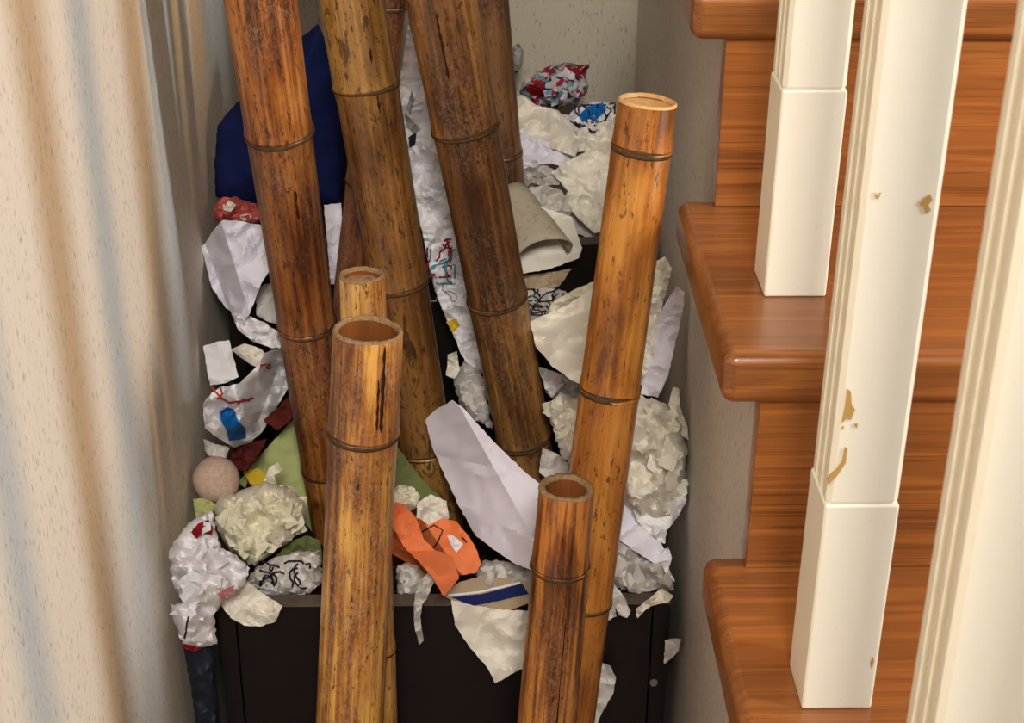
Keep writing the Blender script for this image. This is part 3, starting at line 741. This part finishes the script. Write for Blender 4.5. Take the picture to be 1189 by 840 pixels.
# --- middle front of the heap
sheet('dark green folded sheet right of the golden pole', [(440, 500), (463, 521), (480, 545), (498, 566), (520, 586), (500, 590), (470, 580), (440, 570)], 1.315, polive, amp=.002, cell=30, b=-.04)
wad('small cream crumple right of the golden pole', [(452, 572), (462, 564), (478, 566), (488, 576), (486, 590), (468, 594), (450, 590)], 1.275, pcream, .012, .005, 10)
sheet('off white creased scrap above the orange paper', [(484, 584), (500, 574), (518, 582), (522, 602), (510, 614), (494, 612), (484, 602)], 1.270, pc, amp=.004, cell=14)
w = sheet('big smooth white folded sheet leaning at the foot of the dusty pole', [(494, 488), (506, 476), (525, 465), (538, 474), (556, 494), (582, 522), (606, 545), (626, 562), (622, 610), (616, 662), (596, 654), (576, 640), (552, 622), (534, 590), (518, 556), (502, 520)], 1.246, pl, amp=.0032, cell=34, b=-.03, folds=(((530, 466), (622, 630), .11), ((512, 530), (560, 540), -.05)), fine=.3)
w = sheet('orange folded paper with a looping black drawing', [(446, 578), (462, 584), (482, 600), (498, 610), (514, 602), (530, 606), (546, 626), (554, 640), (559, 656), (552, 666), (534, 668), (516, 690), (504, 676), (486, 664), (466, 650), (450, 640)], 1.240, porange, amp=.003, cell=26, b=-.05, folds=(((496, 612), (530, 660), .22), ((478, 600), (500, 660), -.18)))
stroke(w, [(490, 618), (504, 610), (514, 616), (508, 630), (498, 644)], 1.8, pblack); stroke(w, [(490, 622), (494, 634), (500, 640)], 1.6, pblack); stroke(w, [(536, 624), (542, 630)], 2, pblack)
surf('folded_strip', [(452, 582), (470, 586), (484, 604), (492, 626), (506, 640), (526, 646), (533, 672), (515, 692), (500, 668), (484, 650), (468, 634), (456, 612)], 1.203, porange, b=-.03, amp=.003, cell=22, parent=w, folds=(((490, 640), (530, 640), -.1),))
mark(w, [(519, 622), (526, 622), (538, 632), (530, 642), (524, 634)], pw)
mark(w, [(500, 622), (503, 620), (504, 625), (501, 627)], pyel)
w = wad('small white crumple with brown specks at the box rim', [(460, 660), (470, 654), (486, 658), (496, 672), (490, 690), (474, 694), (462, 690)], 1.242, pnews, .012, .005, 10)
sheet('thin grey white strip dangling over the box rim', [(498, 664), (510, 656), (514, 668), (502, 680), (496, 696), (490, 702), (488, 716), (492, 744), (487, 749), (482, 730), (480, 708), (482, 690), (486, 676)], 1.186, pg, amp=.004, cell=9, b=0)
w = wad('grey white crumpled tissue behind the blue striped card', [(552, 668), (560, 652), (576, 650), (600, 656), (626, 662), (630, 690), (600, 690), (570, 690), (556, 684)], 1.240, pg, .014, .007, 12)
w = sheet('tan card with a navy blue stripe lying on the box rim', [(512, 690), (534, 676), (556, 670), (590, 672), (620, 676), (624, 696), (600, 706), (560, 710), (540, 706)], 1.206, ptan, amp=.0006, cell=30, b=-.10)
mark(w, [(524, 694), (560, 690), (606, 678), (614, 690), (584, 697), (548, 704)], pnavy, 'blue_stripe'); stroke(w, [(520, 692), (556, 688), (604, 677)], 2.6, pw)
sheet('white paper with a pointed lower corner hanging down the box front', [(524, 697), (550, 704), (580, 708), (612, 710), (626, 712), (622, 768), (600, 780), (575, 794), (566, 776), (544, 750), (528, 726)], 1.184, pc, amp=.003, cell=26, b=-.004)

# --- right side of the heap
w = sheet('grey white crumple with a dense black pen scribble', [(600, 352), (612, 338), (634, 334), (656, 338), (668, 350), (652, 362), (630, 376), (608, 380)], 1.455, pg, amp=.006, cell=14, b=-.09)
scribble(w, (609, 336, 654, 366), 26, 1.6, pblack, 12)
sheet('cream sheet fanned out left of the orange pole', [(616, 374), (632, 366), (656, 356), (690, 334), (706, 350), (700, 400), (690, 452), (664, 442), (640, 424), (622, 402)], 1.36, pc, amp=.006, cell=24, b=-.05, folds=(((620, 384), (700, 352), -.14),))
sheet('creased off white sheet above the fanned cream sheet', [(640, 352), (664, 338), (692, 326), (700, 344), (680, 366), (650, 384), (634, 378)], 1.40, pcream, amp=.005, cell=16)
sheet('shiny clear plastic wrapper below the cream sheet', [(626, 426), (644, 432), (664, 438), (678, 450), (670, 468), (650, 470), (634, 456)], 1.345, pplastic, amp=.007, cell=10)
wad('off white crumple between the dusty pole and the orange pole', [(634, 470), (650, 456), (676, 460), (694, 470), (690, 540), (672, 548), (652, 530), (642, 500)], 1.315, pc, .018, .007, 13)
sheet('grey white scrap at the foot of the dusty pole', [(630, 520), (648, 528), (668, 546), (664, 566), (640, 562), (626, 548)], 1.315, pg, amp=.004, cell=12)
w = wad('large off white crumpled ball against the stair wall', [(716, 470), (738, 458), (760, 464), (784, 476), (792, 496), (798, 520), (796, 548), (798, 566), (790, 588), (776, 604), (758, 606), (740, 596), (718, 590), (706, 560), (704, 510)], 1.246, pc, .030, .009, 17, b=-.02)
sheet('white paper with a ragged edge curling under the crumpled ball', [(732, 582), (758, 590), (780, 584), (798, 560), (797, 582), (786, 602), (774, 616), (772, 632), (756, 622), (740, 606)], 1.222, pw, amp=.005, cell=14, b=-.02)
sheet('white upright sheet squeezed between the orange pole and the stair wall', [(738, 372), (748, 330), (760, 304), (772, 298), (780, 312), (776, 330), (768, 360), (760, 392), (756, 440), (744, 448)], 1.305, pc, amp=.007, cell=15, b=-.02)
sheet('lavender white smooth sheet beside the squeezed upright sheet', [(750, 420), (760, 380), (774, 350), (786, 332), (795, 340), (792, 366), (784, 400), (776, 436), (764, 462), (744, 458)], 1.290, pl, amp=.004, cell=24, b=-.02)
sheet('thin white paper edge standing on the crumpled ball by the stair wall', [(776, 470), (782, 450), (788, 452), (790, 474), (798, 496), (800, 512), (792, 506), (784, 486)], 1.250, pc, amp=.003, cell=10, b=-.01)
sheet('smooth lavender white sheet slanting below the crumpled ball', [(700, 580), (718, 570), (746, 580), (756, 600), (768, 632), (778, 650), (760, 655), (736, 640), (708, 618)], 1.222, pl, amp=.0025, cell=28, b=-.04)
w = wad('grey white crumpled sheet at the right end of the box rim', [(706, 620), (730, 636), (756, 654), (772, 652), (780, 672), (782, 686), (762, 684), (742, 690), (722, 686), (704, 672)], 1.216, pg, .010, .007, 13, b=-.02)
sheet('small white shreds below the lavender sheet by the stair wall', [(768, 640), (776, 636), (780, 648), (776, 660), (784, 676), (776, 672), (768, 656)], 1.205, pw, amp=.004, cell=8)
sheet('torn white scrap drooping over the rim beside the orange pole', [(700, 680), (712, 676), (722, 690), (732, 710), (728, 718), (718, 714), (714, 702), (716, 716), (704, 722), (696, 706)], 1.186, pg, amp=.004, cell=10, b=0)
sheet('white torn scrap with a long thin tail over the rim', [(740, 718), (738, 708), (756, 694), (768, 684), (782, 692), (776, 700), (756, 704), (746, 712)], 1.186, pc, amp=.003, cell=10, b=0)
sheet('white paper hanging low down the box front behind the orange pole', [(664, 838), (676, 800), (698, 770), (708, 774), (715, 788), (712, 806), (698, 830), (690, 852), (672, 860)], 1.188, pg, amp=.003, cell=16, b=0)
sheet('small grey scrap stuck between the box side and the stair wall', [(772, 744), (782, 742), (791, 743), (788, 756), (778, 766), (771, 772)], 1.188, pg, amp=.002, cell=10, b=0)
sheet('black plastic bag stuffed between the box and the left wall', [(211, 740), (226, 736), (249, 730), (252, 800), (288, 1128), (264, 1128), (222, 800)], 1.188, m_bag, cat='bag', name='plastic_bag', group='bags in the nook', amp=.003, cell=22, b=0, bulge=.008, closed=True)

# felt ball
bc = at(251, 557, 1.322); br = 27/FPX*bc.dot(FW)
bm = bmesh.new(); bmesh.ops.create_icosphere(bm, subdivisions=5, radius=br)
R = random.Random(2); dirs = [(Vector((R.gauss(0, 1), R.gauss(0, 1), R.gauss(0, 1))).normalized(), R.uniform(3, 6), R.uniform(0, 6)) for _ in range(7)]
for v in bm.verts:
    d = v.co.normalized(); v.co *= 1+sum(.012*math.sin(f*d.dot(k)+p) for k, f, p in dirs)
me = bpy.data.meshes.new('felt_ball'); bm.to_mesh(me); bm.free(); me.materials.append(m_ball)
me.polygons.foreach_set('use_smooth', [True]*len(me.polygons))
o = bpy.data.objects.new('felt_ball', me); COL.objects.link(o); o.location = bc
props(o, 'round pinkish beige felt ball resting against the left wall', 'ball')
